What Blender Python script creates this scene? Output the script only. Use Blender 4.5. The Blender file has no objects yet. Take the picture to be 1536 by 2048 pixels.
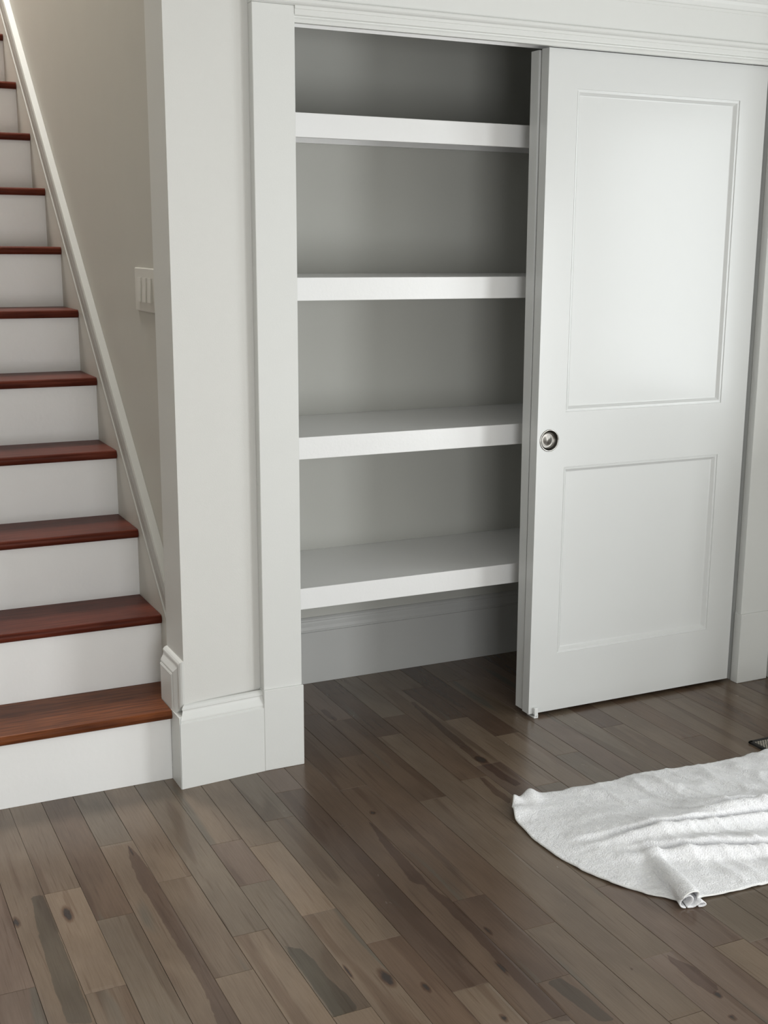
import bpy, bmesh, math, random
from mathutils import Vector, Matrix, noise
from mathutils.geometry import tessellate_polygon

scene = bpy.context.scene
COL = scene.collection
R = math.radians

# ------------------------------------------------------------------ camera
cam_d = bpy.data.cameras.new('camera')
cam = bpy.data.objects.new('camera', cam_d)
COL.objects.link(cam)
scene.camera = cam
F_PX, PX0, PY0 = 2519.46, 49.56, 38.52
YAW, PIT, ROL = 0.46498, -0.22549, 0.0089
cam_d.sensor_fit = 'VERTICAL'
cam_d.sensor_height = 24.0
cam_d.lens = 24.0 * F_PX / 2048.0
cam_d.shift_x = -PX0 / 2048.0
cam_d.shift_y = PY0 / 2048.0
cam_d.clip_start = 0.05
fw = Vector((math.sin(YAW) * math.cos(PIT), math.cos(YAW) * math.cos(PIT), math.sin(PIT)))
rt = Vector((math.cos(YAW), -math.sin(YAW), 0))
up = rt.cross(fw)
r2 = math.cos(ROL) * rt + math.sin(ROL) * up
u2 = -math.sin(ROL) * rt + math.cos(ROL) * up
m = Matrix((r2, u2, -fw)).transposed().to_4x4()
m.translation = Vector((-2.05507, -3.22898, 1.48467))
cam.matrix_world = m

# ------------------------------------------------------------------ light
world = bpy.data.worlds.new('world')
scene.world = world
world.use_nodes = True
world.node_tree.nodes['Background'].inputs[0].default_value = (0.75, 0.85, 1.0, 1)
world.node_tree.nodes['Background'].inputs[1].default_value = 0.4


def area(name, loc, size, target, power, color=(1, 1, 1)):
    d = bpy.data.lights.new(name, 'AREA')
    d.shape = 'RECTANGLE'
    d.size, d.size_y = size
    d.energy = power
    d.color = color
    o = bpy.data.objects.new(name, d)
    COL.objects.link(o)
    o.location = loc
    v = Vector(target) - Vector(loc)
    o.rotation_euler = v.to_track_quat('-Z', 'Y').to_euler()
    return o


ROOM_X0, ROOM_X1, ROOM_Y0, CEIL = -3.9, 1.75, -4.7, 2.75
LIGHTS = [
    ('daylight_near_window', (1.69, -1.60, 1.38), (1.00, 1.35), (0, -1.60, 1.38), 19, (0.93, 0.98, 1.0)),
    ('daylight_far_window', (1.69, -3.45, 0.88), (1.50, 1.70), (0, -3.45, 0.88), 68, (0.97, 0.995, 1.0)),
    ('daylight_rear_window', (-1.5, -4.64, 0.88), (1.5, 1.7), (-1.5, 0, 0.88), 50, (0.98, 0.995, 1.0)),
    ('daylight_upstairs', (-1.6, 3.0, 5.3), (0.7, 1.4), (-1.6, 2.8, 0), 165, (1.0, 0.99, 0.97)),
]
for args in LIGHTS:
    area(*args)

scene.view_settings.view_transform = 'Standard'
scene.view_settings.look = 'None'
scene.view_settings.exposure = 0.0
scene.view_settings.gamma = 1.0
scene.view_settings.use_curve_mapping = False


# ------------------------------------------------------------------ materials
def mat(name, color, rough=0.5, bump=0.0, bscale=300.0, var=0.0, metal=0.0, coat=0.0, spec=0.5):
    m_ = bpy.data.materials.new(name)
    m_.use_nodes = True
    nt = m_.node_tree
    b = nt.nodes['Principled BSDF']
    b.inputs['Base Color'].default_value = (*color, 1)
    b.inputs['Roughness'].default_value = rough
    b.inputs['Metallic'].default_value = metal
    b.inputs['Coat Weight'].default_value = coat
    b.inputs['Specular IOR Level'].default_value = spec
    if var or bump:
        tc = nt.nodes.new('ShaderNodeTexCoord')
        n = nt.nodes.new('ShaderNodeTexNoise')
        n.inputs['Scale'].default_value = bscale
        n.inputs['Detail'].default_value = 3
        nt.links.new(tc.outputs['Object'], n.inputs['Vector'])
        if bump:
            bp = nt.nodes.new('ShaderNodeBump')
            bp.inputs['Strength'].default_value = bump
            bp.inputs['Distance'].default_value = 0.001
            nt.links.new(n.outputs['Fac'], bp.inputs['Height'])
            nt.links.new(bp.outputs['Normal'], b.inputs['Normal'])
        if var:
            n2 = nt.nodes.new('ShaderNodeTexNoise')
            n2.inputs['Scale'].default_value = 7
            nt.links.new(tc.outputs['Object'], n2.inputs['Vector'])
            mx = nt.nodes.new('ShaderNodeMix')
            mx.data_type = 'RGBA'
            mx.inputs['A'].default_value = (*[c * (1 - var) for c in color], 1)
            mx.inputs['B'].default_value = (*[min(1, c * (1 + var)) for c in color], 1)
            nt.links.new(n2.outputs['Fac'], mx.inputs['Factor'])
            nt.links.new(mx.outputs['Result'], b.inputs['Base Color'])
    return m_


TRIM = mat('white_trim_paint', (0.765, 0.772, 0.75), 0.38, 0.12, 260, 0.012)
DOORP = mat('white_door_paint', (0.745, 0.755, 0.745), 0.22, 0.04, 420, 0.006)
SHELFP = mat('shelf_paint', (0.90, 0.90, 0.895), 0.28, 0.25, 120, 0.012)
WALL = mat('wall_paint', (0.70, 0.695, 0.665), 0.55, 0.22, 380, 0.012)
STAIRW = mat('stair_wall_paint', (0.55, 0.53, 0.475), 0.5, 0.22, 380, 0.02)
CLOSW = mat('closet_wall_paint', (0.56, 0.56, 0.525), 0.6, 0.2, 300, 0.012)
CEILM = mat('ceiling_paint', (0.66, 0.66, 0.64), 0.8)
RISER = mat('riser_paint', (0.93, 0.93, 0.92), 0.36, 0.5, 60, 0.02)
NICKEL = mat('brushed_nickel', (0.20, 0.19, 0.175), 0.26, metal=1.0)
CHROME = mat('nickel_rim', (0.40, 0.39, 0.37), 0.22, metal=1.0)
TRACKM = mat('track_metal', (0.95, 0.95, 0.94), 0.25)
PLASTIC = mat('white_plastic', (0.86, 0.87, 0.86), 0.32)
DARK = mat('dark_gap', (0.03, 0.028, 0.025), 0.8)
SUBF = mat('subfloor', (0.05, 0.035, 0.025), 0.9)
SWITCHP = mat('switch_plastic', (0.66, 0.64, 0.58), 0.3)


def N(nt, t, **kw):
    n = nt.nodes.new(t)
    for k, v in kw.items():
        if k in n.inputs:
            n.inputs[k].default_value = v
        else:
            setattr(n, k, v)
    return n


def mixc(nt, fac, a, b, blend='MIX'):
    mx = nt.nodes.new('ShaderNodeMix')
    mx.data_type = 'RGBA'
    mx.blend_type = blend
    for sock, v in (('Factor', fac), ('A', a), ('B', b)):
        if hasattr(v, 'is_output'):
            nt.links.new(v, mx.inputs[sock])
        elif sock == 'Factor':
            mx.inputs[sock].default_value = v
        else:
            mx.inputs[sock].default_value = (*v, 1)
    return mx.outputs['Result']


def ramp(nt, src, p0, p1):
    mr = nt.nodes.new('ShaderNodeMapRange')
    mr.interpolation_type = 'SMOOTHSTEP'
    mr.inputs['From Min'].default_value = p0
    mr.inputs['From Max'].default_value = p1
    nt.links.new(src, mr.inputs['Value'])
    return mr.outputs['Result']


def plank_material():
    m_ = bpy.data.materials.new('stained_maple_floor')
    m_.use_nodes = True
    nt = m_.node_tree
    b = nt.nodes['Principled BSDF']
    tc = N(nt, 'ShaderNodeTexCoord')
    oi = N(nt, 'ShaderNodeObjectInfo')
    off = N(nt, 'ShaderNodeVectorMath', operation='SCALE')
    cx = N(nt, 'ShaderNodeCombineXYZ')
    for i in range(3):
        nt.links.new(oi.outputs['Random'], cx.inputs[i])
    nt.links.new(cx.outputs[0], off.inputs[0])
    off.inputs['Scale'].default_value = 91.7
    add = N(nt, 'ShaderNodeVectorMath', operation='ADD')
    nt.links.new(tc.outputs['Object'], add.inputs[0])
    nt.links.new(off.outputs[0], add.inputs[1])

    def nz(sx, sy, scale, detail, dist=0.0):
        mp = N(nt, 'ShaderNodeMapping')
        mp.inputs['Scale'].default_value = (sx, sy, 1)
        nt.links.new(add.outputs[0], mp.inputs['Vector'])
        n = N(nt, 'ShaderNodeTexNoise', Scale=scale, Detail=detail, Distortion=dist)
        nt.links.new(mp.outputs[0], n.inputs['Vector'])
        return n.outputs['Fac']
    base = oi.outputs['Color']
    cloud = nz(1, 0.35, 9, 3, 0.4)
    c = mixc(nt, ramp(nt, cloud, 0.3, 0.7), (0.88, 0.865, 0.85), (1.13, 1.13, 1.12))
    c = mixc(nt, 1.0, base, c, 'MULTIPLY')
    # grey mineral streak
    heart2 = nz(1, 0.09, 17, 1.5, 0.5)
    c = mixc(nt, ramp(nt, heart2, 0.66, 0.76), c, mixc(nt, 0.75, c, (0.10, 0.088, 0.070), 'MIX'))
    # brown heartwood bands with a crisp edge
    heart = nz(1, 0.075, 15, 1.2, 0.35)
    c = mixc(nt, ramp(nt, heart, 0.585, 0.635), c, mixc(nt, 1.0, c, (0.78, 0.73, 0.70), 'MULTIPLY'))
    # long faint pore lines
    fleck = nz(1, 0.035, 130, 2)
    c = mixc(nt, ramp(nt, fleck, 0.60, 0.72), c, mixc(nt, 1.0, c, (0.80, 0.76, 0.73), 'MULTIPLY'))
    # fine grain
    grain = nz(1, 0.04, 320, 2, 0.2)
    c = mixc(nt, ramp(nt, grain, 0.3, 0.75), mixc(nt, 1.0, c, (1.05, 1.05, 1.05), 'MULTIPLY'), mixc(nt, 1.0, c, (0.93, 0.92, 0.9), 'MULTIPLY'))
    # figure placed from the photograph
    at = N(nt, 'ShaderNodeAttribute', attribute_name='figure')
    se = N(nt, 'ShaderNodeSeparateColor')
    nt.links.new(at.outputs['Color'], se.inputs[0])
    wob = nz(1, 0.3, 70, 3, 0.3)

    def field(sock, amt):
        m1 = nt.nodes.new('ShaderNodeMath'); m1.operation = 'MULTIPLY_ADD'
        nt.links.new(wob, m1.inputs[0]); m1.inputs[1].default_value = amt; m1.inputs[2].default_value = -amt * .5
        m2 = nt.nodes.new('ShaderNodeMath'); m2.operation = 'ADD'
        nt.links.new(m1.outputs[0], m2.inputs[0]); nt.links.new(se.outputs[sock], m2.inputs[1])
        return m2.outputs[0]
    c = mixc(nt, ramp(nt, field(0, .7), 0.42, 0.58), c, mixc(nt, 1.0, c, (0.60, 0.53, 0.52), 'MULTIPLY'))
    c = mixc(nt, ramp(nt, field(1, .5), 0.42, 0.58), c, mixc(nt, 1.0, c, (0.56, 0.60, 0.60), 'MULTIPLY'))
    c = mixc(nt, ramp(nt, field(2, .5), 0.34, 0.75), c, mixc(nt, 1.0, c, (0.62, 0.52, 0.46), 'MULTIPLY'))
    c = mixc(nt, ramp(nt, field(2, .5), 0.70, 0.95), c, (0.035, 0.026, 0.022))
    nt.links.new(c, b.inputs['Base Color'])
    rr = nz(1, 0.4, 24, 3)
    mr = N(nt, 'ShaderNodeMapRange')
    mr.inputs['To Min'].default_value = 0.20
    mr.inputs['To Max'].default_value = 0.30
    nt.links.new(rr, mr.inputs['Value'])
    nt.links.new(mr.outputs[0], b.inputs['Roughness'])
    bp = N(nt, 'ShaderNodeBump')
    bp.inputs['Strength'].default_value = 0.06
    bp.inputs['Distance'].default_value = 0.001
    nt.links.new(grain, bp.inputs['Height'])
    nt.links.new(bp.outputs['Normal'], b.inputs['Normal'])
    b.inputs['Specular IOR Level'].default_value = 0.42
    return m_


def tread_material(name, light, dark):
    m_ = bpy.data.materials.new(name)
    m_.use_nodes = True
    nt = m_.node_tree
    b = nt.nodes['Principled BSDF']
    tc = N(nt, 'ShaderNodeTexCoord')
    oi = N(nt, 'ShaderNodeObjectInfo')
    mu = nt.nodes.new('ShaderNodeMath'); mu.operation = 'MULTIPLY'; mu.inputs[1].default_value = 37.0
    nt.links.new(oi.outputs['Random'], mu.inputs[0])
    cx = N(nt, 'ShaderNodeCombineXYZ')
    nt.links.new(mu.outputs[0], cx.inputs[1])
    add = N(nt, 'ShaderNodeVectorMath', operation='ADD')
    nt.links.new(tc.outputs['Object'], add.inputs[0])
    nt.links.new(cx.outputs[0], add.inputs[1])
    mp = N(nt, 'ShaderNodeMapping')
    mp.inputs['Scale'].default_value = (0.06, 1, 1)
    nt.links.new(add.outputs[0], mp.inputs['Vector'])
    n = N(nt, 'ShaderNodeTexNoise', Scale=110, Detail=4, Distortion=0.3)
    nt.links.new(mp.outputs[0], n.inputs['Vector'])
    n2 = N(nt, 'ShaderNodeTexNoise', Scale=6, Detail=2)
    nt.links.new(add.outputs[0], n2.inputs['Vector'])
    c = mixc(nt, ramp(nt, n.outputs['Fac'], 0.3, 0.7), dark, light)
    c = mixc(nt, ramp(nt, n2.outputs['Fac'], 0.35, 0.75), c, mixc(nt, 1.0, c, (0.78, 0.74, 0.7), 'MULTIPLY'))
    nt.links.new(c, b.inputs['Base Color'])
    b.inputs['Roughness'].default_value = 0.34
    b.inputs['Specular IOR Level'].default_value = 0.08
    return m_


TREAD = tread_material('reddish_stained_oak', (0.150, 0.037, 0.021), (0.085, 0.019, 0.011))
TREAD1 = tread_material('orange_brown_stained_oak', (0.21, 0.068, 0.025), (0.10, 0.032, 0.014))


def towel_material():
    m_ = bpy.data.materials.new('terry_cloth')
    m_.use_nodes = True
    nt = m_.node_tree
    b = nt.nodes['Principled BSDF']
    tc = N(nt, 'ShaderNodeTexCoord')
    n = N(nt, 'ShaderNodeTexNoise', Scale=260, Detail=3)
    nt.links.new(tc.outputs['Object'], n.inputs['Vector'])
    n3 = N(nt, 'ShaderNodeTexNoise', Scale=45, Detail=3)
    nt.links.new(tc.outputs['Object'], n3.inputs['Vector'])
    c = mixc(nt, ramp(nt, n3.outputs['Fac'], 0.3, 0.7), (0.95, 0.95, 0.965), (0.985, 0.985, 0.99))
    c = mixc(nt, ramp(nt, n.outputs['Fac'], 0.25, 0.7), mixc(nt, 1.0, c, (0.88, 0.88, 0.89), 'MULTIPLY'), c)
    nt.links.new(c, b.inputs['Base Color'])
    b.inputs['Roughness'].default_value = 0.95
    b.inputs['Sheen Weight'].default_value = 0.25
    b.inputs['Specular IOR Level'].default_value = 0.15
    ad = nt.nodes.new('ShaderNodeMath'); ad.operation = 'ADD'
    nt.links.new(n.outputs['Fac'], ad.inputs[0])
    nt.links.new(n3.outputs['Fac'], ad.inputs[1])
    bp = N(nt, 'ShaderNodeBump')
    bp.inputs['Strength'].default_value = 0.9
    bp.inputs['Distance'].default_value = 0.0034
    nt.links.new(ad.outputs[0], bp.inputs['Height'])
    nt.links.new(bp.outputs['Normal'], b.inputs['Normal'])
    return m_


def rug_material():
    m_ = bpy.data.materials.new('woven_rug')
    m_.use_nodes = True
    nt = m_.node_tree
    b = nt.nodes['Principled BSDF']
    tc = N(nt, 'ShaderNodeTexCoord')
    w1 = N(nt, 'ShaderNodeTexWave', Scale=42, Distortion=5.0, Detail=1)
    w1.inputs['Detail Scale'].default_value = 12
    mp = N(nt, 'ShaderNodeMapping')
    mp.inputs['Rotation'].default_value = (0, 0, R(38))
    nt.links.new(tc.outputs['Object'], mp.inputs['Vector'])
    nt.links.new(mp.outputs[0], w1.inputs['Vector'])
    c = mixc(nt, ramp(nt, w1.outputs['Fac'], 0.35, 0.55), (0.025, 0.022, 0.02), (0.42, 0.38, 0.32))
    nt.links.new(c, b.inputs['Base Color'])
    b.inputs['Roughness'].default_value = 0.95
    return m_


# ------------------------------------------------------------------ mesh helpers
def link(name, bm, mtl, parent=None, smooth=False, loc=None, kind=None):
    bmesh.ops.recalc_face_normals(bm, faces=bm.faces)
    me = bpy.data.meshes.new(name)
    bm.to_mesh(me)
    bm.free()
    if smooth:
        for p_ in me.polygons:
            p_.use_smooth = True
    me.materials.append(mtl)
    o = bpy.data.objects.new(name, me)
    COL.objects.link(o)
    if parent:
        o.parent = parent
    if loc:
        o.location = loc
    if kind:
        o['kind'] = kind
    return o


def add_box(bm, x0, x1, y0, y1, z0, z1, bev=0.0, seg=1):
    r = bmesh.ops.create_cube(bm, size=1)
    vs = r['verts']
    for v in vs:
        v.co = Vector((x0 + (v.co.x + .5) * (x1 - x0), y0 + (v.co.y + .5) * (y1 - y0), z0 + (v.co.z + .5) * (z1 - z0)))
    if bev:
        es = set(e for v in vs for e in v.link_edges)
        bmesh.ops.bevel(bm, geom=list(es), offset=bev, segments=seg, affect='EDGES', profile=0.5)


def box(name, b, mtl, parent=None, bev=0.0, kind=None, seg=1):
    bm = bmesh.new()
    add_box(bm, *b, bev=bev, seg=seg)
    return link(name, bm, mtl, parent, kind=kind)


def prism(bm, poly, z0, z1):
    """polygon (x, y) extruded in z"""
    lo = [bm.verts.new((x, y, z0)) for x, y in poly]
    hi = [bm.verts.new((x, y, z1)) for x, y in poly]
    n = len(poly)
    bm.faces.new(lo[::-1]); bm.faces.new(hi)
    for i in range(n):
        bm.faces.new((lo[i], lo[(i + 1) % n], hi[(i + 1) % n], hi[i]))


def sweep(bm, prof, stations):
    """prof: closed list of (d, h); stations: list of function (d,h)->Vector"""
    rings = [[bm.verts.new(f(d, h)) for d, h in prof] for f in stations]
    n = len(prof)
    for a, b in zip(rings, rings[1:]):
        for i in range(n):
            bm.faces.new((a[i], a[(i + 1) % n], b[(i + 1) % n], b[i]))
    bm.faces.new(rings[0]); bm.faces.new(rings[-1][::-1])


def empty(name, loc, label=None, cat=None, group=None, kind=None):
    o = bpy.data.objects.new(name, None)
    COL.objects.link(o)
    o.location = loc
    o.empty_display_size = 0.05
    tag(o, label, cat, group, kind)
    return o


def tag(o, label=None, cat=None, group=None, kind=None):
    if label: o['label'] = label
    if cat: o['category'] = cat
    if group: o['group'] = group
    if kind: o['kind'] = kind
    return o


def adopt(root, *objs):
    """parent world-space built parts under an empty without moving them"""
    for o in objs:
        o.parent = root
        o.matrix_parent_inverse = Matrix.Translation(-Vector(root.location))


# ------------------------------------------------------------------ setting : walls
HI = 5.4
STX = -1.114      # skirt board face
bm = bmesh.new()
prism(bm, [(-1.1355, -.030), (-.903, .004), (-.797, .004), (-.797, .12), (-.86, .12), (-.86, .76), (-1.104, .76), (-1.104, .13), (-1.1355, .13)], 0, HI)
wp = link('wall_pier', bm, WALL, kind='structure')
wp.data.materials.append(STAIRW)
for p_ in wp.data.polygons:
    if p_.normal.x < -.9 and p_.center.x > -1.12:
        p_.material_index = 1
wp['label'] = 'narrow grey-white painted pier between the staircase and the closet opening'
# painted differently on the stair side: greige wall of the stairwell
box('wall_stair', (-1.104, -.86, .76, 6.0, 0, HI), STAIRW, kind='structure')
box('wall_stair_left', (-2.20, -2.05, .0, 6.0, 0, HI), STAIRW, kind='structure')
box('wall_front_left', (ROOM_X0, -2.20, .0, .12, 0, CEIL), WALL, kind='structure')
box('wall_above_stairs', (-2.05, -1.1355, .0, .10, CEIL, HI), WALL, kind='structure')
box('wall_stair_back', (-2.20, -.86, 6.0, 6.12, 0, HI), STAIRW, kind='structure')
box('ceiling_stairwell', (-2.20, -.86, 0, 6.12, HI, HI + .1), CEILM, kind='structure')
box('wall_above_closet', (-.903, ROOM_X1, .004, .12, 2.09, CEIL), WALL, kind='structure')
box('wall_front_right', (.86, ROOM_X1, .004, .12, 0, 2.09), WALL, kind='structure')
box('wall_right', (ROOM_X1, ROOM_X1 + .1, ROOM_Y0, .12, 0, CEIL), WALL, kind='structure')
box('wall_left', (ROOM_X0 - .1, ROOM_X0, ROOM_Y0, .12, 0, CEIL), WALL, kind='structure')
box('wall_rear', (ROOM_X0 - .1, ROOM_X1 + .1, ROOM_Y0 - .1, ROOM_Y0, 0, CEIL), WALL, kind='structure')
box('ceiling', (ROOM_X0 - .1, ROOM_X1 + .1, ROOM_Y0 - .1, .0, CEIL, CEIL + .1), CEILM, kind='structure')
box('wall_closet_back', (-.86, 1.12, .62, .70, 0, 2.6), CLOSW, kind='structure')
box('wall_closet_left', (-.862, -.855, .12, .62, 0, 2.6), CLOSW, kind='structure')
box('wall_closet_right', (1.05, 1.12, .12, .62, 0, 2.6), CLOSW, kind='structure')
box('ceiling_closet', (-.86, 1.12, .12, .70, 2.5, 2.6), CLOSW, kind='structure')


box('light_block_low', (.99, 1.11, -.95, -.30, 0, .92), WALL, kind='structure')  # unseen low wall, added to keep window light off the lower door and plinth
box('light_block_tall', (.975, 1.11, -.30, .004, 0, CEIL), WALL, kind='structure')  # unseen full-height stub, added to shade the right casing


# window surrounds of the room behind the viewer (real frames round the daylight)
def window(n, side, c, cz, w, h):
    bm = bmesh.new()
    t = .09
    for a0, a1, z0, z1 in ((c - w / 2 - t, c - w / 2, cz - h / 2 - t, cz + h / 2 + t), (c + w / 2, c + w / 2 + t, cz - h / 2 - t, cz + h / 2 + t),
                           (c - w / 2, c + w / 2, cz + h / 2, cz + h / 2 + t), (c - w / 2, c + w / 2, cz - h / 2 - t, cz - h / 2)):
        if side == 'rear':
            add_box(bm, a0, a1, ROOM_Y0 + .001, ROOM_Y0 + .03, z0, z1)
        elif side == 'right':
            add_box(bm, ROOM_X1 - .03, ROOM_X1 - .001, a0, a1, z0, z1)
        else:
            add_box(bm, ROOM_X0 + .001, ROOM_X0 + .03, a0, a1, z0, z1)
    link('window_%d' % n, bm, TRIM, kind='structure')


window(1, 'right', -1.60, 1.38, 1.00, 1.35)
window(2, 'right', -3.45, 0.88, 1.50, 1.56)
window(3, 'rear', -1.5, 0.88, 1.5, 1.56)

# ------------------------------------------------------------------ floor
floor = box('floor', (ROOM_X0, ROOM_X1, ROOM_Y0, .62, -.06, -.012), SUBF, kind='structure')
floor['label'] = 'grey-brown stained maple floor of narrow boards running towards the closet'
PLANK = plank_material()
TH = R(0.5)
PW, S0 = .0844, -1.692
random.seed(11)
joints = {0: [-1.05, .1], 10: [-1.4, .0], 20: [-.75, .1], 21: [.2], 23: [.1], 24: [-.35], -1: [-.857], 1: [-.486, -.928], 2: [-.654], 3: [-.303], 4: [-.544, -.985], 5: [-.848], 6: [-.413, -.643, -1.211],
          7: [-.465, -.83], 8: [-.346, -.998], 9: [-.193], 11: [-.249, -.919, -1.283], 12: [-.044, .317], 13: [-.408, -1.505, .234],
          14: [-1.302, .055], 15: [-.334, -1.007, .197], 16: [-1.33], 17: [.091, .402, -.457], 18: [-.09], 19: [-.297, .41], 22: [-.171]}
# colours of boards the photograph singles out: (column, t inside the board) -> tint; the brown of the centre columns paints in the closet's reflection
T = {'mid': (.156, .114, .081), 'grey': (.143, .111, .082), 'light': (.182, .133, .094), 'dark': (.096, .062, .043),
     'brown': (.122, .081, .055), 'pink': (.146, .103, .078)}
special = {(-1, -1.0): 'pink', (-1, -.5): 'pink', (0, -.8): 'mid', (1, -.7): 'light', (1, -1.1): 'mid', (1, -.3): 'mid', (2, -.4): 'brown', (2, -.9): 'grey',
           (3, -.6): 'mid', (3, -.1): 'grey', (4, -.7): 'mid', (4, -.3): 'mid', (4, -1.2): 'light', (5, -.4): 'grey', (5, -1.1): 'light',
           (6, -.5): 'pink', (6, -.9): 'grey', (7, -.6): 'light', (7, -.2): 'mid', (7, -1.1): 'mid', (8, -.6): 'mid', (8, -1.2): 'brown', (8, -.1): 'grey', (9, -.6): 'dark',
           (9, -.1): 'pink', (10, -.5): 'brown', (11, -.5): 'brown', (11, -1.1): 'dark', (11, 0.): 'brown', (12, -.6): 'brown', (12, .1): 'dark', (13, -.9): 'mid', (13, -.1): 'brown',
           (14, -.6): 'mid', (14, .0): 'mid', (14, .3): 'dark', (15, -.6): 'mid', (15, -.1): 'brown', (16, -.6): 'pink', (17, -.2): 'mid', (17, -.8): 'grey', (17, .3): 'dark', (18, -.3): 'light', (18, 0.): 'dark',
           (19, -.5): 'grey', (19, .0): 'mid', (20, -.2): 'pink', (21, -.2): 'grey', (22, -.3): 'mid', (22, 0.): 'dark', (23, -.2): 'mid', (24, -.2): 'brown',
           (13, -1.0): 'mid', (14, -1.4): 'pink', (15, -1.2): 'pink'}
STREAKS = [   # heartwood and mineral streaks: outlines on the floor, metres
    ('brown', [(-1.375, -0.306), (-1.366, -0.363), (-1.355, -0.535), (-1.358, -0.858), (-1.363, -1.145), (-1.372, -1.45), (-1.420, -1.45), (-1.405, -1.121), (-1.393, -0.972), (-1.397, -0.653), (-1.400, -0.506), (-1.391, -0.395)]),
    ('grey', [(-1.641, -0.471), (-1.614, -0.471), (-1.614, -0.548), (-1.617, -0.784), (-1.622, -1.018), (-1.667, -0.996), (-1.666, -0.840), (-1.656, -0.650)]),
    ('grey', [(-1.187, -0.920), (-1.161, -0.946), (-1.152, -0.996), (-1.151, -1.073), (-1.140, -1.139), (-1.138, -1.199), (-1.192, -1.202), (-1.191, -1.072), (-1.190, -0.956)]),
    ('brown', [(-0.773, -0.456), (-0.769, -0.490), (-0.773, -0.609), (-0.777, -0.725), (-0.784, -0.835), (-0.772, -0.901), (-0.770, -1.023), (-0.774, -1.174), (-0.773, -1.419), (-0.808, -1.402), (-0.805, -1.152), (-0.800, -1.087), (-0.799, -0.966), (-0.798, -0.815), (-0.817, -0.785), (-0.803, -0.676), (-0.793, -0.566)]),
    ('brown', [(-0.277, 0.300), (-0.266, 0.279), (-0.278, 0.064), (-0.290, -0.165), (-0.292, -0.345), (-0.286, -0.424), (-0.309, -0.428), (-0.320, -0.363), (-0.321, -0.221), (-0.307, 0.023)]),
    ('brown', [(-0.371, -0.327), (-0.362, -0.339), (-0.364, -0.502), (-0.384, -0.521), (-0.390, -0.455)]),
    ('brown', [(-0.577, 0.350), (-0.559, 0.351), (-0.560, 0.245), (-0.574, 0.242), (-0.582, 0.274)]),
    ('grey', [(-0.753, -1.279), (-0.717, -1.280), (-0.705, -1.345), (-0.700, -1.451), (-0.731, -1.443), (-0.743, -1.356)]),
    ('brown', [(-0.464, -1.303), (-0.440, -1.373), (-0.441, -1.453), (-0.472, -1.467), (-0.479, -1.405), (-0.475, -1.334)]),
]
KNOTS = [     # x, y, half width, half length
    (-1.042, -1.123, 0.0104, 0.0324),
    (-0.760, -1.058, 0.0048, 0.0162),
    (-0.808, -1.199, 0.0040, 0.0288),
    (-0.894, -1.350, 0.0056, 0.0126),
    (-1.104, -1.069, 0.0040, 0.0243),
    (-1.691, -0.569, 0.0072, 0.0207),
    (-0.462, -1.472, 0.0072, 0.0099),
    (-0.486, -1.545, 0.0064, 0.0090),
    (-0.742, -0.411, 0.0072, 0.0099),
    (-0.303, -0.225, 0.0128, 0.0225),
    (-0.563, -1.315, 0.0040, 0.0054),
    (-1.376, -0.344, 0.0024, 0.0234),
    (-0.984, -1.191, 0.0064, 0.0171),
    (-1.581, -0.583, 0.0096, 0.0315),
]


def sdist(p_, poly):
    ins = False
    d = 9
    n = len(poly)
    for i in range(n):
        a, b_ = poly[i], poly[(i + 1) % n]
        ex, ey = b_[0] - a[0], b_[1] - a[1]
        wx, wy = p_[0] - a[0], p_[1] - a[1]
        t = max(0, min(1, (wx * ex + wy * ey) / (ex * ex + ey * ey + 1e-12)))
        d = min(d, math.hypot(wx - ex * t, wy - ey * t))
        if (a[1] > p_[1]) != (b_[1] > p_[1]) and p_[0] < (b_[0] - a[0]) * (p_[1] - a[1]) / (b_[1] - a[1]) + a[0]:
            ins = not ins
    return d if ins else -d


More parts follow.
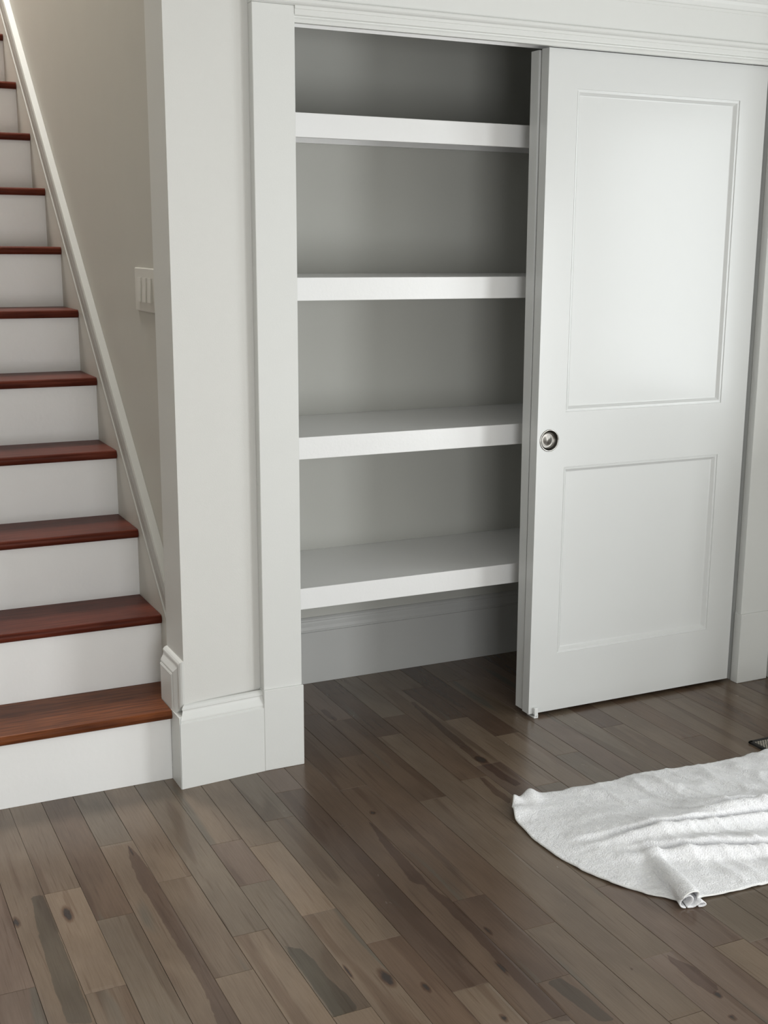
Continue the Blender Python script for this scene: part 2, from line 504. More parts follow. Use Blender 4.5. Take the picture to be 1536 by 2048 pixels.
def figured_plank(W, L, loc):
    """a board whose streaks and knots the photograph shows: finer mesh with a figure attribute"""
    c_, s_ = math.cos(-TH), math.sin(-TH)
    loc_f = lambda p_: ((p_[0] - loc[0]) * c_ + (p_[1] - loc[1]) * s_, -(p_[0] - loc[0]) * s_ + (p_[1] - loc[1]) * c_)
    st_, kn_ = [], []
    for kind_, poly in STREAKS:
        q = [loc_f(p_) for p_ in poly]
        mx = sum(p_[0] for p_ in q) / len(q)
        y0, y1 = min(p_[1] for p_ in q), max(p_[1] for p_ in q)
        if abs(mx) < W / 2 and y1 > -L / 2 and y0 < L / 2:
            st_.append((kind_, q))
    for kx, ky, a, b_ in KNOTS:
        q = loc_f((kx, ky))
        if abs(q[0]) < W / 2 and abs(q[1]) < L / 2:
            kn_.append((q, a, b_))
    if not st_ and not kn_:
        return None
    nx, ny = 14, max(6, int(L / .012))
    bm = bmesh.new()
    lay = bm.verts.layers.float_color.new('figure')
    g_ = []
    for j_ in range(ny + 1):
        row = []
        for i_ in range(nx + 1):
            x = -W / 2 + .0004 + (W - .0008) * i_ / nx
            y = -L / 2 + .0004 + (L - .0008) * j_ / ny
            v = bm.verts.new((x, y, 0))
            r_ = g2 = b2 = 0
            for kind_, q in st_:
                f = max(0, min(1, .5 + sdist((x, y), q) / .016))
                if kind_ == 'brown':
                    r_ = max(r_, f)
                else:
                    g2 = max(g2, f)
            for q, a, b_ in kn_:
                dd = math.hypot((x - q[0]) / a, (y - q[1]) / b_)
                b2 = max(b2, max(0, min(1, 1.5 - dd * .75)))
            v[lay] = (r_, g2, b2, 1)
            row.append(v)
        g_.append(row)
    for j_ in range(ny):
        for i_ in range(nx):
            bm.faces.new((g_[j_][i_], g_[j_][i_ + 1], g_[j_ + 1][i_ + 1], g_[j_ + 1][i_]))
    ring = [g_[0][i_] for i_ in range(nx)] + [g_[j_][nx] for j_ in range(ny)] + [g_[ny][i_] for i_ in range(nx, 0, -1)] + [g_[j_][0] for j_ in range(ny, 0, -1)]
    low = [bm.verts.new((v.co.x, v.co.y, -.012)) for v in ring]
    for i_ in range(len(ring)):
        bm.faces.new((ring[i_], ring[(i_ + 1) % len(ring)], low[(i_ + 1) % len(ring)], low[i_]))
    for v in ring:
        v.co.z -= .0004
    return bm


for k in range(-5, 31):
    js = sorted(joints.get(k, []), reverse=True)
    hi_lim = .628
    t = hi_lim
    cuts = [hi_lim]
    first = js[0] if js else .628 - random.uniform(.2, .7)
    tt = first
    extra = []
    while tt < hi_lim - .9:
        tt += random.uniform(.85, 1.15)
        extra.append(tt)
    cuts += sorted([e for e in extra if e < hi_lim - .12], reverse=True)
    cuts += js if js else [first]
    last = cuts[-1]
    while last > -2.0:
        last -= random.uniform(.75, 1.15)
        cuts.append(last)
    s_a, s_b = S0 + k * PW, S0 + (k + 1) * PW
    for a, b_ in zip(cuts, cuts[1:]):
        if b_ < -2.15:
            b_ = -2.15
        if a - b_ < .03:
            continue
        tint = None
        for (kk, tq), nm in special.items():
            if kk == k and b_ < tq < a:
                tint = T[nm]
        if tint is None:
            tint = T[random.choice(['mid', 'mid', 'grey', 'brown', 'mid', 'pink'])]
        j = random.uniform(.92, 1.06)
        L, W = a - b_, PW
        sc, tc_ = (s_a + s_b) / 2, (a + b_) / 2
        x = sc * math.cos(TH) + tc_ * math.sin(TH)
        y = -sc * math.sin(TH) + tc_ * math.cos(TH)
        fb = figured_plank(W, L, (x, y))
        if fb:
            o = link('plank', fb, PLANK)
            o.parent = floor
            o.location = (x, y, random.uniform(-.0002, .0002))
            o.rotation_euler = (0, 0, -TH)
            o.color = (tint[0] * j, tint[1] * j, tint[2] * j, 1)
            continue
        bm = bmesh.new()
        add_box(bm, -W / 2 + .0003, W / 2 - .0003, -L / 2 + .0003, L / 2 - .0003, -.012, 0)
        es = [e for e in bm.edges if all(v.co.z > -.001 for v in e.verts)]
        bmesh.ops.bevel(bm, geom=es, offset=.0009, segments=1, affect='EDGES')
        o = link('plank', bm, PLANK)
        o.parent = floor
        sc, tc_ = (s_a + s_b) / 2, (a + b_) / 2
        x = sc * math.cos(TH) + tc_ * math.sin(TH)
        y = -sc * math.sin(TH) + tc_ * math.cos(TH)
        o.location = (x, y, random.uniform(-.0002, .0002))
        o.rotation_euler = (0, 0, -TH)
        o.color = (tint[0] * j, tint[1] * j, tint[2] * j, 1)

# boards past the ones that can be told apart: one plain surface on each side of the view
bm = bmesh.new()
x_l = S0 - 5 * PW
x_r = S0 + 31 * PW
add_box(bm, ROOM_X0, x_l + .02, ROOM_Y0, .05, -.012, -.0012)
add_box(bm, x_r - .02, ROOM_X1, ROOM_Y0, .05, -.012, -.0012)
add_box(bm, x_l + .02, x_r - .02, ROOM_Y0, -2.12, -.012, -.0012)
o = link('outer_boards', bm, PLANK, floor)
o['kind'] = 'stuff'
o.color = (*T['mid'], 1)

# ------------------------------------------------------------------ pier baseboard
# front run, following the slightly turned pier face
BB = [(0.0, 0.0), (.0225, 0.0), (.0225, .1905), (.0205, .1925), (.0185, .1935), (.0185, .1965), (.020, .198), (.0195, .202), (.0165, .208), (.0125, .216),
      (.0105, .2225), (.0105, .2255), (.0125, .2275), (.0120, .232), (.0085, .2365), (.0045, .239), (.0, .240)]
A0 = Vector((-1.1355, -.0290, 0)); A1 = Vector((-.9035, -.008, 0))
dirv = (A1 - A0).normalized()
nrm = Vector((dirv.y, -dirv.x, 0))
bm = bmesh.new()
fl = BB
CUT = .0225


def st_front(d, h):
    # mitre at the outer corner with the stair side return
    p_ = A0 + nrm * d
    p_.x -= d * 1.0
    p_.z = h
    return p_


def st_end(d, h):
    p_ = A1 + nrm * d
    p_.z = h
    return p_


sweep(bm, BB, [st_front, st_end])
bb = link('baseboard_pier', bm, TRIM, kind='structure')
bb['label'] = 'tall white baseboard with ogee cap across the narrow pier'
# stair side return: flat plate framed by the same cap moulding stepped up over the first tread
bm = bmesh.new()
Xp = -1.1355
prism(bm, [(Xp, -.0290), (Xp - .0225, -.0515), (Xp - .0225, .034), (Xp, .034)], 0, .209)
link('side_board', bm, TRIM, bb)
bm = bmesh.new()
add_box(bm, Xp - .0215, Xp, .0135, .130, .16, .3175, bev=.0012)
link('side_plate', bm, TRIM, bb)
bm = bmesh.new()
CAP = [(d, h - .1905) for d, h in BB[2:]]          # h from 0 (inner) to .0495 (outer)
CAP = [(0, 0)] + CAP
y_c, z_t = -.0305, .3625


def capst(kind_):
    def f(d, h):
        inset = .0495 - h
        if kind_ == 'bottom':
            return Vector((Xp - d, y_c + inset, .1905 + inset * .0 + (.0495 - inset) * .9 * 0 + (inset) * 0))
        if kind_ == 'corner':
            return Vector((Xp - d, y_c + inset, z_t - inset))
        return Vector((Xp - d, .130, z_t - inset))
    return f


def cap_bottom(d, h):
    inset = .0495 - h
    return Vector((Xp - d, y_c + inset, .236 - inset * .93))


sweep(bm, CAP, [cap_bottom, capst('corner'), capst('top')])
link('cap_moulding', bm, TRIM, bb)

# ------------------------------------------------------------------ closet casing and head
cas = box('trim_1', (-.9035, -.788, -.0262, .004, .243, 2.0714), TRIM, bev=.0012, kind='structure')
cas['label'] = 'flat white side casing left of the closet opening'
box('plinth_block', (-.9055, -.7845, -.0322, .004, 0, .2435), TRIM, cas, bev=.0015)
box('jamb', (-.797, -.7895, .004, .12, 0, 2.09), TRIM, cas)
cas = box('trim_2', (.832, .957, -.0262, .004, .2475, 2.0714), TRIM, bev=.0012, kind='structure')
cas['label'] = 'flat white side casing right of the sliding doors'
box('plinth_block', (.830, .962, -.0322, .004, 0, .248), TRIM, cas, bev=.0015)
box('jamb', (.836, .860, .004, .12, 0, 2.09), TRIM, cas)
bm = bmesh.new()
BBR = [(d, h * 1.02) for d, h in BB]
sweep(bm, BBR, [lambda d, h: Vector((1.11, .004 - d, h)), lambda d, h: Vector((ROOM_X1, .004 - d, h))])
link('baseboard_right', bm, TRIM, kind='structure')

# moulded head strip
HP = [(-.008, 2.031), (-.0220, 2.031), (-.0228, 2.0320), (-.0222, 2.0400), (-.0190, 2.0450), (-.0195, 2.0470), (-.0268, 2.0495), (-.0278, 2.0520), (-.0278, 2.0632),
      (-.0298, 2.0640), (-.0298, 2.0715), (-.008, 2.0715)]
bm = bmesh.new()
sweep(bm, HP, [lambda d, h: Vector((-.788, d, h)), lambda d, h: Vector((.832, d, h))])
hd = link('trim_3', bm, TRIM, kind='structure')
hd['label'] = 'moulded white head strip over the closet opening'
FP = [(.004, 2.0715), (-.0300, 2.0715), (-.0375, 2.0745), (-.0405, 2.0780), (-.0405, 2.0850), (-.0385, 2.0875), (-.0305, 2.0880), (-.0290, 2.0890), (-.0290, 2.1680), (-.0300, 2.1685), (-.0300, 2.1770),
      (-.0330, 2.1780), (-.0345, 2.1800), (-.0400, 2.1900), (-.0420, 2.1990), (-.0455, 2.2030), (-.0455, 2.2065), (-.0520, 2.2150), (-.0700, 2.2300), (-.0860, 2.2520), (-.0900, 2.2560), (-.0900, 2.2700), (.004, 2.2700)]
bm = bmesh.new()
sweep(bm, FP, [lambda d, h: Vector((-.9040, d, h)), lambda d, h: Vector((.974, d, h))])
fr = link('trim_4', bm, TRIM, kind='structure')
fr['label'] = 'flat white frieze with crown moulding above the closet'
# jamb head and the sliding door track
box('trim_5', (-.797, .860, .010, .12, 2.062, 2.09), TRIM, kind='structure')
trk = empty('door_track', (0, .05, 2.04), 'white metal sliding door track under the closet head', 'track')
t1 = box('channel', (-.789, .835, .012, .108, 2.054, 2.061), TRACKM)
t3 = box('rear_lip', (-.789, .835, .100, .1025, 2.0405, 2.061), TRACKM)
adopt(trk, t1, t3)

# ------------------------------------------------------------------ closet : shelves
ys, yb = .1711, .620
names = ['topmost white closet shelf, just below the head of the opening', 'second white closet shelf from the top, seen edge-on',
         'third white closet shelf from the top, level with the round door pull', 'lowest white closet shelf, above the dark closet floor']
for i, z in enumerate([1.8319, 1.3844, .9261, .4684]):
    e = empty('closet_shelf', (0, ys, z), names[i], 'shelf', 'built-in shelves inside the closet')
    a = box('shelf_board', (-.855, 1.05, ys + .018, yb - .001, z - .028, z - .0003), SHELFP)
    b_ = box('front_edge', (-.855, 1.05, ys, ys + .018, z - .0653, z), SHELFP, bev=.0015, seg=2)
    c_ = box('cleat', (-.855, 1.05, yb - .02, yb - .001, z - .0465, z - .0285), SHELFP)
    adopt(e, a, b_, c_)

# closet back baseboard
BC = [(0, 0), (.0195, 0), (.0195, .181), (.0155, .183), (.0155, .186), (.0175, .189), (.0145, .200), (.010, .210), (.008, .216), (.0100, .219), (.0095, .224), (.005, .229), (0, .231)]
bm = bmesh.new()
sweep(bm, BC, [lambda d, h: Vector((-.855, yb - d, h)), lambda d, h: Vector((1.05, yb - d, h))])
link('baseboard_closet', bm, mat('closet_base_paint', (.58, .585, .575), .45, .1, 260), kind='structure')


# ------------------------------------------------------------------ sliding doors
def rect(x0, x1, z0, z1):
    return [(x0, z0), (x1, z0), (x1, z1), (x0, z1)]


def make_door(name, W, H, T_, panels, hole=None):
    """built with its lower left front corner at the origin"""
    root = None
    bm = bmesh.new()
    outer = rect(0, W, 0, H)
    holes = [rect(*p_) for p_ in panels]
    if hole:
        hx, hz, hr = hole
        holes.append([(hx + hr * math.cos(t), hz + hr * math.sin(t)) for t in [i * math.tau / 40 for i in range(40)]])
    loops = [[Vector((x, z, 0)) for x, z in outer]] + [[Vector((x, z, 0)) for x, z in h] for h in holes]
    tris = tessellate_polygon(loops)
    flat = [v for l in loops for v in l]
    fv = [bm.verts.new((v.x, 0, v.y)) for v in flat]
    bv = [bm.verts.new((v.x, T_, v.y)) for v in flat]
    for t in tris:
        try:
            bm.faces.new([fv[i] for i in t])
            bm.faces.new([bv[i] for i in reversed(t)])
        except ValueError:
            pass
    k = 0
    for l in loops:
        n = len(l)
        for i in range(n):
            a, b_ = k + i, k + (i + 1) % n
            bm.faces.new((fv[a], fv[b_], bv[b_], bv[a]))
        k += n
    frame = link(name, bm, DOORP, kind='structure')
    # recessed panels with their sticking
    for p_ in panels:
        x0, x1, z0, z1 = p_
        bm = bmesh.new()
        steps = [(0, 0.0016), (.0010, .0030), (.0036, .0034), (.0042, .0022), (.0082, .0026), (.0092, .0040), (.0165, .0118), (.0192, .0124)]
        rings = []
        for ins, dep in steps:
            rings.append([bm.verts.new((x, dep, z)) for x, z in rect(x0 + ins, x1 - ins, z0 + ins, z1 - ins)])
        for a, b_ in zip(rings, rings[1:]):
            for i in range(4):
                bm.faces.new((a[i], a[(i + 1) % 4], b_[(i + 1) % 4], b_[i]))
        link('panel_moulding', bm, DOORP, frame)
        i_ = .0190
        bm = bmesh.new()
        add_box(bm, x0 + i_, x1 - i_, (.0123), T_ - .010, z0 + i_, z1 - i_)
        link('panel', bm, DOORP, frame)
    return frame


PAN = [(.1000, .7060, .1915, .7975), (.1000, .7060, .9690, 1.9110)]
door = make_door('door_1', .8115, 2.018, .0385, PAN, hole=(.0440, .8840, .0300))
door['label'] = 'front white two-panel sliding closet door with a round nickel pull'
door.location = (0, 0, .012)
door2 = make_door('door_2', .8115, 2.016, .0420, PAN)
door2['label'] = 'rear white sliding closet door, hidden behind the front one'
door2.location = (.0060, .0475, .012)
door2.rotation_euler = (0, R(-.30), 0)

# flush cup pull
bm = bmesh.new()
prof = [(.0345, .0), (.0345, -.0012), (.0335, -.0022), (.0310, -.0024), (.0300, -.0014), (.0295, .0010)]
NS = 56
rings = []
for r_, y_ in prof:
    rings.append([bm.verts.new((r_ * math.cos(i * math.tau / NS), y_, r_ * math.sin(i * math.tau / NS))) for i in range(NS)])
for a, b_ in zip(rings, rings[1:]):
    for i in range(NS):
        bm.faces.new((a[i], a[(i + 1) % NS], b_[(i + 1) % NS], b_[i]))
rim = link('pull_rim', bm, CHROME, door, smooth=True, loc=(.0440, 0, .8840))
rim['label'] = 'bright nickel rim of the round door pull'
bm = bmesh.new()
prof = [(.0297, .0002), (.0290, .0050), (.0270, .0092), (.0240, .0115), (.0190, .0122), (.0130, .0112), (.0070, .0098), (.0030, .0092)]
rings = []
for r_, y_ in prof:
    rings.append([bm.verts.new((r_ * math.cos(i * math.tau / NS), y_, r_ * math.sin(i * math.tau / NS))) for i in range(NS)])
for a, b_ in zip(rings, rings[1:]):
    for i in range(NS):
        bm.faces.new((a[i], a[(i + 1) % NS], b_[(i + 1) % NS], b_[i]))
cv = bm.verts.new((0, .0090, 0))
for i in range(NS):
    bm.faces.new((rings[-1][i], rings[-1][(i + 1) % NS], cv))
cup = link('pull_cup', bm, NICKEL, door, smooth=True, loc=(.0440, 0, .8840))
cup['label'] = 'dark brushed nickel cup of the round door pull'

# floor guide at the door corner
g = empty('door_guide', (.0215, -.006, 0), 'small white plastic floor guide at the lower left corner of the sliding door', 'guide')
bm = bmesh.new()
add_box(bm, .0150, .0285, -.0130, -.0015, .0060, .0335, bev=.002, seg=2)
p1 = link('upright', bm, PLASTIC, smooth=False)
bm = bmesh.new()
add_box(bm, .0125, .0280, -.0150, .030, .0002, .0050, bev=.0012)
p2 = link('base', bm, PLASTIC)
bm = bmesh.new()
add_box(bm, .0150, .0195, -.0140, -.0030, .0040, .0120, bev=.001)
add_box(bm, .0250, .0285, -.0140, -.0030, .0040, .0120, bev=.001)
p3 = link('foot', bm, PLASTIC)
adopt(g, p1, p2, p3)

# ------------------------------------------------------------------ staircase
RISE, RUN, Y1, NOSE = .2083, .2318, .0344, .0085
XL = -2.04
st = empty('staircase', (-1.58, Y1, 0), 'straight staircase of reddish-brown wooden treads with white risers rising behind the pier', 'staircase')
parts = []
NT = 13
for n in range(1, NT + 1):
    yr = Y1 + (n - 1) * RUN
    xr = STX if n > 1 else -1.1585
    bm = bmesh.new()
    add_box(bm, XL, xr, yr, yr + .018, (n - 1) * RISE, n * RISE - .0255)
    parts.append(link('riser', bm, RISER))
    # tread with a rounded nosing
    yf, ybk = yr - NOSE - .012, yr + RUN
    z1, z0 = n * RISE, n * RISE - .0265
    yf2 = yf + .013
    rad = (z1 - z0) / 2
    prof = []
    for i in range(9):
        t = math.pi / 2 + i * math.pi / 8
        prof.append((yf2 + .010 * math.cos(t), (z0 + z1) / 2 + rad * math.sin(t)))
    prof = prof + [(ybk, z0), (ybk, z1)]
    bm = bmesh.new()
    if n == 1:
        sweep(bm, prof, [lambda d, h: Vector((XL, d, h)), lambda d, h: Vector((-1.1585, d, h))])
        add_box(bm, -1.1585, STX, .1305, ybk, z0, z1)
    else:
        sweep(bm, prof, [lambda d, h: Vector((XL, d, h)), lambda d, h: Vector((STX - .001, d, h))])
    o = link('tread', bm, TREAD1 if n == 1 else TREAD)
    if n == 1:
        o['label'] = 'lowest tread, lighter orange-brown and more worn'
    parts.append(o)
# skirt board on the wall
yA, zA = .131, .131
sl = RISE / RUN


def zlow(y):      # lower edge line of the moulding
    return 1.448 + (y - 1.332) * .9065


def zup(y):
    return 1.450 + (y - 1.160) * .9065


bm = bmesh.new()
Y9 = 3.3
poly = [(.131, 0.0), (.131, max(.2, zlow(.131))), (Y9, zlow(Y9)), (Y9, 0.0)]
va = [bm.verts.new((STX, y, z)) for y, z in poly]
vb = [bm.verts.new((-1.1045, y, z)) for y, z in poly]
bm.faces.new(va); bm.faces.new(vb[::-1])
for i in range(4):
    bm.faces.new((va[i], va[(i + 1) % 4], vb[(i + 1) % 4], vb[i]))
parts.append(link('skirt_board', bm, mat('skirt_paint', (.60, .58, .525), .42, .1, 260)))
# moulding profile : t across (0 low edge .. 1 high edge), d out from the wall face
SP = [(0, 0), (0, .0105), (.03, .0135), (.075, .0135), (.10, .0100), (.13, .0105), (.30, .0130), (.50, .0175), (.60, .0200), (.63, .0165), (.68, .0165), (.71, .0230), (.80, .0240), (.93, .0235), (.985, .0205), (1.0, 0)]


def skst(y):
    def f(t, d):
        y_ = y
        zl, zu = zlow(y), zup(y)
        return Vector((-1.1045 - d - (.0015 if d > 0 else 0), y_, zl + (zu - zl) * t))
    return f


bm = bmesh.new()
sweep(bm, SP, [skst(.131), skst(Y9)])
parts.append(link('skirt_moulding', bm, mat('skirt_moulding_paint', (.50, .495, .46), .5, .05, 260)))
# bright end grain tip where the moulding meets the pier
adopt(st, *parts)
box('landing_floor', (XL, STX, Y1 + NT * RUN, 6.0, NT * RISE - .03, NT * RISE), TREAD, kind='structure')

# ------------------------------------------------------------------ switch plate
sw = empty('light_switch', (-1.104, .315, 1.345), 'white three-gang light switch plate on the stairwell wall', 'switch')
bm = bmesh.new()
add_box(bm, -1.1105, -1.1042, .2055, .4255, 1.2870, 1.4080, bev=.003, seg=2)
pl = link('plate', bm, SWITCHP)
ps = [pl]
for yc in (.262, .316, .370):
    bm = bmesh.new()
    # rocker: tilted paddle
    zt, zb = 1.381, 1.314
    x0 = -1.1105
    w = .0168
    vs = [(x0 - .0025, yc - w, zt), (x0 - .0025, yc + w, zt), (x0 - .0055, yc + w, zb), (x0 - .0055, yc - w, zb)]
    vk = [(x0 + .001, yc - w, zt), (x0 + .001, yc + w, zt), (x0 + .001, yc + w, zb), (x0 + .001, yc - w, zb)]
    a = [bm.verts.new(v) for v in vs]; b_ = [bm.verts.new(v) for v in vk]
    bm.faces.new(a); bm.faces.new(b_[::-1])
    for i in range(4):
        bm.faces.new((a[i], a[(i + 1) % 4], b_[(i + 1) % 4], b_[i]))
    ps.append(link('rocker', bm, SWITCHP))
adopt(sw, *ps)

# ------------------------------------------------------------------ rug
rg = empty('area_rug', (.745, -.85, 0), 'dark-edged black and cream woven rug, its corner just showing beyond the towel', 'rug')
bm = bmesh.new()
add_box(bm, -.240, .245, -.40, .375, 0.0002, .0062, bev=.0015)
o = link('pile', bm, rug_material(), rg)
bm = bmesh.new()
for b4 in ((-.247, .252, .370, .383), (-.247, .252, -.413, -.400), (-.247, -.234, -.413, .383), (.239, .252, -.413, .383)):
    add_box(bm, b4[0], b4[1], b4[2], b4[3], .0002, .0078, bev=.002)
link('binding', bm, mat('rug_binding', (.02, .018, .016), .9, .8, 200), rg)


# ------------------------------------------------------------------ towel
def interp(pts, t):
    for (a, va_), (b_, vb_) in zip(pts, pts[1:]):
        if t <= b_:
            f = (t - a) / (b_ - a)
            f = f * f * (3 - 2 * f) * .35 + f * .65
            return va_ + (vb_ - va_) * f
    return pts[-1][1]


LEFT = [(0, -.372), (.05, -.404), (.12, -.424), (.3, -.437), (.45, -.434), (.6, -.418), (.75, -.391), (.88, -.350), (1.0, -.300)]
TOP = [(-.42, -.548), (-.36, -.522), (-.30, -.514), (-.2, -.524), (-.03, -.528), (.07, -.522), (.3, -.548), (.45, -.556), (1.0, -.60)]
BOT = [(-.31, -1.150), (-.25, -1.152), (-.17, -1.160), (-.05, -1.166), (.3, -1.20), (1.0, -1.26)]
RIDGES = [  # (points along crest), height, width towards the viewer, width away, forward lean
    ([(-.37, -.775), (-.26, -.800), (-.09, -.838), (.10, -.872), (.26, -.902), (.60, -.95)], .044, .012, .080, .024),
    ([(-.30, -.862), (-.20, -.905), (-.10, -.948), (.02, -1.000), (.16, -1.050), (.40, -1.12)], .033, .010, .050, .020),
    ([(-.02, -.770), (.08, -.800), (.22, -.838), (.45, -.87)], .022, .012, .050, .017),
    ([(.02, -.520), (.06, -.62), (.14, -.70)], .010, .020, .035, 0),
    ([(-.205, -.512), (-.12, -.60), (-.06, -.70)], .009, .018, .030, 0),
    ([(-.03, -.525), (.02, -.61), (.08, -.68)], .010, .020, .030, 0),
    ([(.20, -.55), (.22, -.66), (.28, -.76)], .011, .020, .030, 0),
    ([(.33, -.55), (.33, -.65), (.38, -.74)], .010, .020, .030, 0),
    ([(.43, -.54), (.44, -.62), (.50, -.70)], .016, .025, .040, 0),
    ([(-.17, -.96), (-.12, -1.04), (-.10, -1.15)], .005, .012, .018, 0),
    ([(-.07, -1.00), (-.02, -1.08), (.03, -1.16)], .005, .012, .018, 0),
    ([(-.33, -.71), (-.22, -.70), (-.12, -.72)], .005, .02, .03, 0),
    ([(-.36, -.84), (-.30, -.90), (-.28, -.96)], .005, .02, .03, 0),
]


def seg_dist(p_, pts):
    best = None
    tot = 0
    lens = []
    for a, b_ in zip(pts, pts[1:]):
        lens.append(math.hypot(b_[0] - a[0], b_[1] - a[1]))
    L_ = sum(lens)
    run = 0
    for (a, b_), ln in zip(zip(pts, pts[1:]), lens):
        dx, dy = (b_[0] - a[0]) / ln, (b_[1] - a[1]) / ln
        t = (p_[0] - a[0]) * dx + (p_[1] - a[1]) * dy
        tc2 = min(max(t, 0), ln)
        qx, qy = a[0] + dx * tc2, a[1] + dy * tc2
        d = math.hypot(p_[0] - qx, p_[1] - qy)
        side = (p_[0] - a[0]) * (-dy) + (p_[1] - a[1]) * dx
        if best is None or d < best[0]:
            best = (d, 1 if side > 0 else -1, (run + tc2) / L_, (dx, dy))
        run += ln
    return best


def towel_point(a, b_):
    xl = interp(LEFT, b_)
    x = xl + a * (.96 - xl)
    yt, yb_ = interp(TOP, x), interp(BOT, x)
    y = yt + (yb_ - yt) * b_
    base = .004
    if x > .455:
        base += .0085 * min(1, (x - .455) / .03)
    z = base
    ox = oy = 0
    for pts, h, wn, wf, lean in RIDGES:
        d, side, t, dv = seg_dist((x, y), pts)
        w = wf if side > 0 else wn
        if d > max(3.2 * w, .09 if lean else 0):
            continue
        end = min(1, t / .25, (1 - t) / .12 + .35) if t < .999 else .35
        end = max(end, 0)
        if t <= 0:
            end = 0
        g_ = math.exp(-(d / w) ** 2) * end
        z += h * g_
        if lean > .015 and side < 0:
            z += .80 * h * end * math.exp(-((d - .046) / .017) ** 2)
        if lean:
            # push the crest over its viewer side
            oy -= lean * g_ * end
    # wrinkles
    n1 = noise.noise(Vector((x * 8.0 + y * 1.2, y * 3.2 - x * .6, 12.7)))
    n2 = noise.noise(Vector((x * 15.0 + y * 5.0, y * 4.5, 4.2)))
    fa = max(0, min(1, (x + .27) / .22)) * (.35 + .65 * min(1, b_ / .15, (1 - b_) / .12))
    z += fa * .0068 * max(0, 1 - abs(n1) * 6.5) ** 1.6 + fa * .0042 * max(0, 1 - abs(n2) * 6.0) ** 1.5
    z += .0030 * noise.noise(Vector((x * 9, y * 14, 3.3))) + .0018 * noise.noise(Vector((x * 22 + y * 14, y * 26, 7.1)))
    z += .0008 * noise.noise(Vector((x * 70, y * 70, 1.1)))
    return Vector((x + ox, y + oy, max(z, .0028 if x < .485 else .0105)))


NX, NY = 300, 170
bm = bmesh.new()
grid = []
for j in range(NY + 1):
    b_ = j / NY
    row = []
    for i in range(NX + 1):
        a = (i / NX) ** 1.25
        p_ = towel_point(a, b_)
        # lifted top-left corner : an arch along the hem and a bump behind it
        dx, dy = p_.x + .405, p_.y + .590
        ar = math.exp(-(dy / .030) ** 2) * math.exp(-(max(dx, 0) / .050) ** 2)
        p_.z += .017 * ar
        p_.z += .022 * math.exp(-((p_.x + .375) / .020) ** 2 - ((p_.y + .530) / .022) ** 2)
        p_.z += .024 * math.exp(-((p_.x + .318) / .026) ** 2 - ((p_.y + .520) / .035) ** 2)
        row.append(p_)
    grid.append(row)

OM_L = [(-1.7, -1.7), (-1.15, -.95), (-.85, -.60), (-.65, -.46), (-.50, -.50), (-.35, -.54), (-.20, -.44), (-.05, -.22), (.10, .04), (.25, .26), (.40, .40), (.55, .46), (.70, .50), (.85, .60), (1.0, .78), (1.7, 1.7)]
OM_H = [(-1.7, 0), (-1.15, .0), (-.85, .03), (-.65, .14), (-.50, .34), (-.35, .58), (-.20, .80), (-.05, .94), (.10, 1.0), (.25, .95), (.40, .80), (.55, .54), (.70, .27), (.85, .10), (1.0, .03), (1.7, 0)]


def interp2(tab, u):
    for (a, va_), (b_, vb_) in zip(tab, tab[1:]):
        if u <= b_:
            f = (u - a) / (b_ - a)
            return va_ + (vb_ - va_) * f
    return tab[-1][1]


# rolled fold at the lower left corner: a tapering tube of cloth that leans to the right
P0 = Vector((-.222, -.920, 0)); P1 = Vector((-.288, -1.158, 0))
ax = (P1 - P0); AL = ax.length; ax.normalize()
side_v = Vector((-ax.y, ax.x, 0))     # points to +x side
for row in grid:
    for p_ in row:
        q = Vector((p_.x, p_.y, 0)) - P0
        t = q.dot(ax) / AL
        s_ = q.dot(side_v)
        if t < -.15 or t > 1.25:
            continue
        tt = max(0, min(1, (t + .12) / 1.0))
        amp = tt ** .8
        wd_ = .026 + .022 * amp
        u = s_ / wd_
        if abs(u) > 1.7:
            continue
        lat = interp2(OM_L, u)
        hh = interp2(OM_H, u)
        fade = amp * min(1, max(0, (1.7 - abs(u)) / .4))
        dl = (lat - u) * wd_ * fade
        p_.x += side_v.x * dl
        p_.y += side_v.y * dl
        p_.z += hh * .041 * fade
        outw = .035 * max(0, (t - .70) / .30) * math.exp(-(abs(u) / .8) ** 3) * amp
        p_.x += ax.x * outw
        p_.y += ax.y * outw
vg = [[bm.verts.new(p_) for p_ in row] for row in grid]
for j in range(NY):
    for i in range(NX):
        bm.faces.new((vg[j][i], vg[j][i + 1], vg[j + 1][i + 1], vg[j + 1][i]))
TOWEL = towel_material()
tw = link('bath_towel', bm, TOWEL, smooth=True)
md = tw.modifiers.new('thickness', 'SOLIDIFY')
md.thickness = .0026
md.offset = 1
tag(tw, 'crumpled white terry towel spread on the wooden floor in front of the sliding door', 'towel')
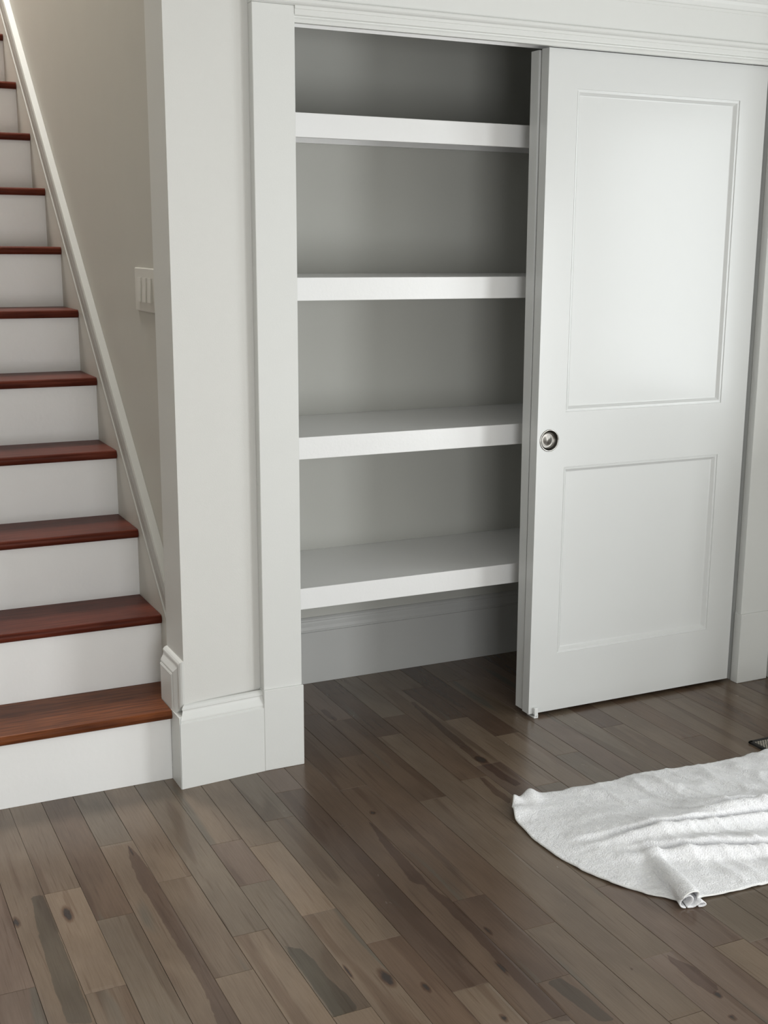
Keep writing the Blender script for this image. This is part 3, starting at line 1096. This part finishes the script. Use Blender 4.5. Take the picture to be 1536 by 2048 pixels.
# the turned-under corner: an S of cloth sticking out of the roll
SC = [(-.012, .0035), (-.022, .006), (-.027, .015), (-.020, .027), (-.006, .033), (.004, .027), (.002, .015), (-.008, .006), (-.004, .0035), (.008, .004), (.018, .010), (.026, .0135),
      (.034, .012), (.037, .007), (.031, .0040), (.020, .0032)]
sm = []
for i in range(len(SC) - 1):          # smooth the section
    p0, p1, p2, p3 = SC[max(i - 1, 0)], SC[i], SC[i + 1], SC[min(i + 2, len(SC) - 1)]
    for q in range(5):
        t = q / 5
        sm.append(tuple(.5 * (2 * p1[c] + (p2[c] - p0[c]) * t + (2 * p0[c] - 5 * p1[c] + 4 * p2[c] - p3[c]) * t * t + (3 * p1[c] - p0[c] - 3 * p2[c] + p3[c]) * t ** 3) for c in (0, 1)))
sm.append(SC[-1])
bm = bmesh.new()
rws = []
for k in range(13):
    f = k / 12
    sc_ = .55 + .45 * f
    o_ = P0 + ax * (AL * .62 + (AL * .40 + .014) * f)
    rws.append([bm.verts.new(o_ + side_v * (x * sc_) + Vector((0, 0, max(.0032, z * sc_)))) for x, z in sm])
for a, b_ in zip(rws, rws[1:]):
    for q in range(len(sm) - 1):
        bm.faces.new((a[q], a[q + 1], b_[q + 1], b_[q]))
fc = link('folded_corner', bm, TOWEL, tw, smooth=True)
md = fc.modifiers.new('thickness', 'SOLIDIFY')
md.thickness = .0028
md.offset = 0
# stitched hem along the left and near edges
edge = [grid[0][i] for i in range(NX, -1, -1)] + [grid[j][0] for j in range(1, NY + 1)] + [grid[NY][i] for i in range(1, NX + 1)]
bm = bmesh.new()
HR, HS = .0030, 6
rings = []
for i, p_ in enumerate(edge):
    a = edge[max(0, i - 1)]; b_ = edge[min(len(edge) - 1, i + 1)]
    tg = (b_ - a).normalized()
    upv = Vector((0, 0, 1))
    sv = tg.cross(upv).normalized()
    uv = sv.cross(tg)
    rings.append([bm.verts.new(p_ + Vector((0, 0, .0005)) + sv * HR * math.cos(q * math.tau / HS) + uv * HR * .8 * math.sin(q * math.tau / HS)) for q in range(HS)])
for a, b_ in zip(rings, rings[1:]):
    for q in range(HS):
        bm.faces.new((a[q], a[(q + 1) % HS], b_[(q + 1) % HS], b_[q]))
link('hem', bm, mat('hem_cotton', (.84, .84, .82), .9, .4, 900), tw, smooth=True)
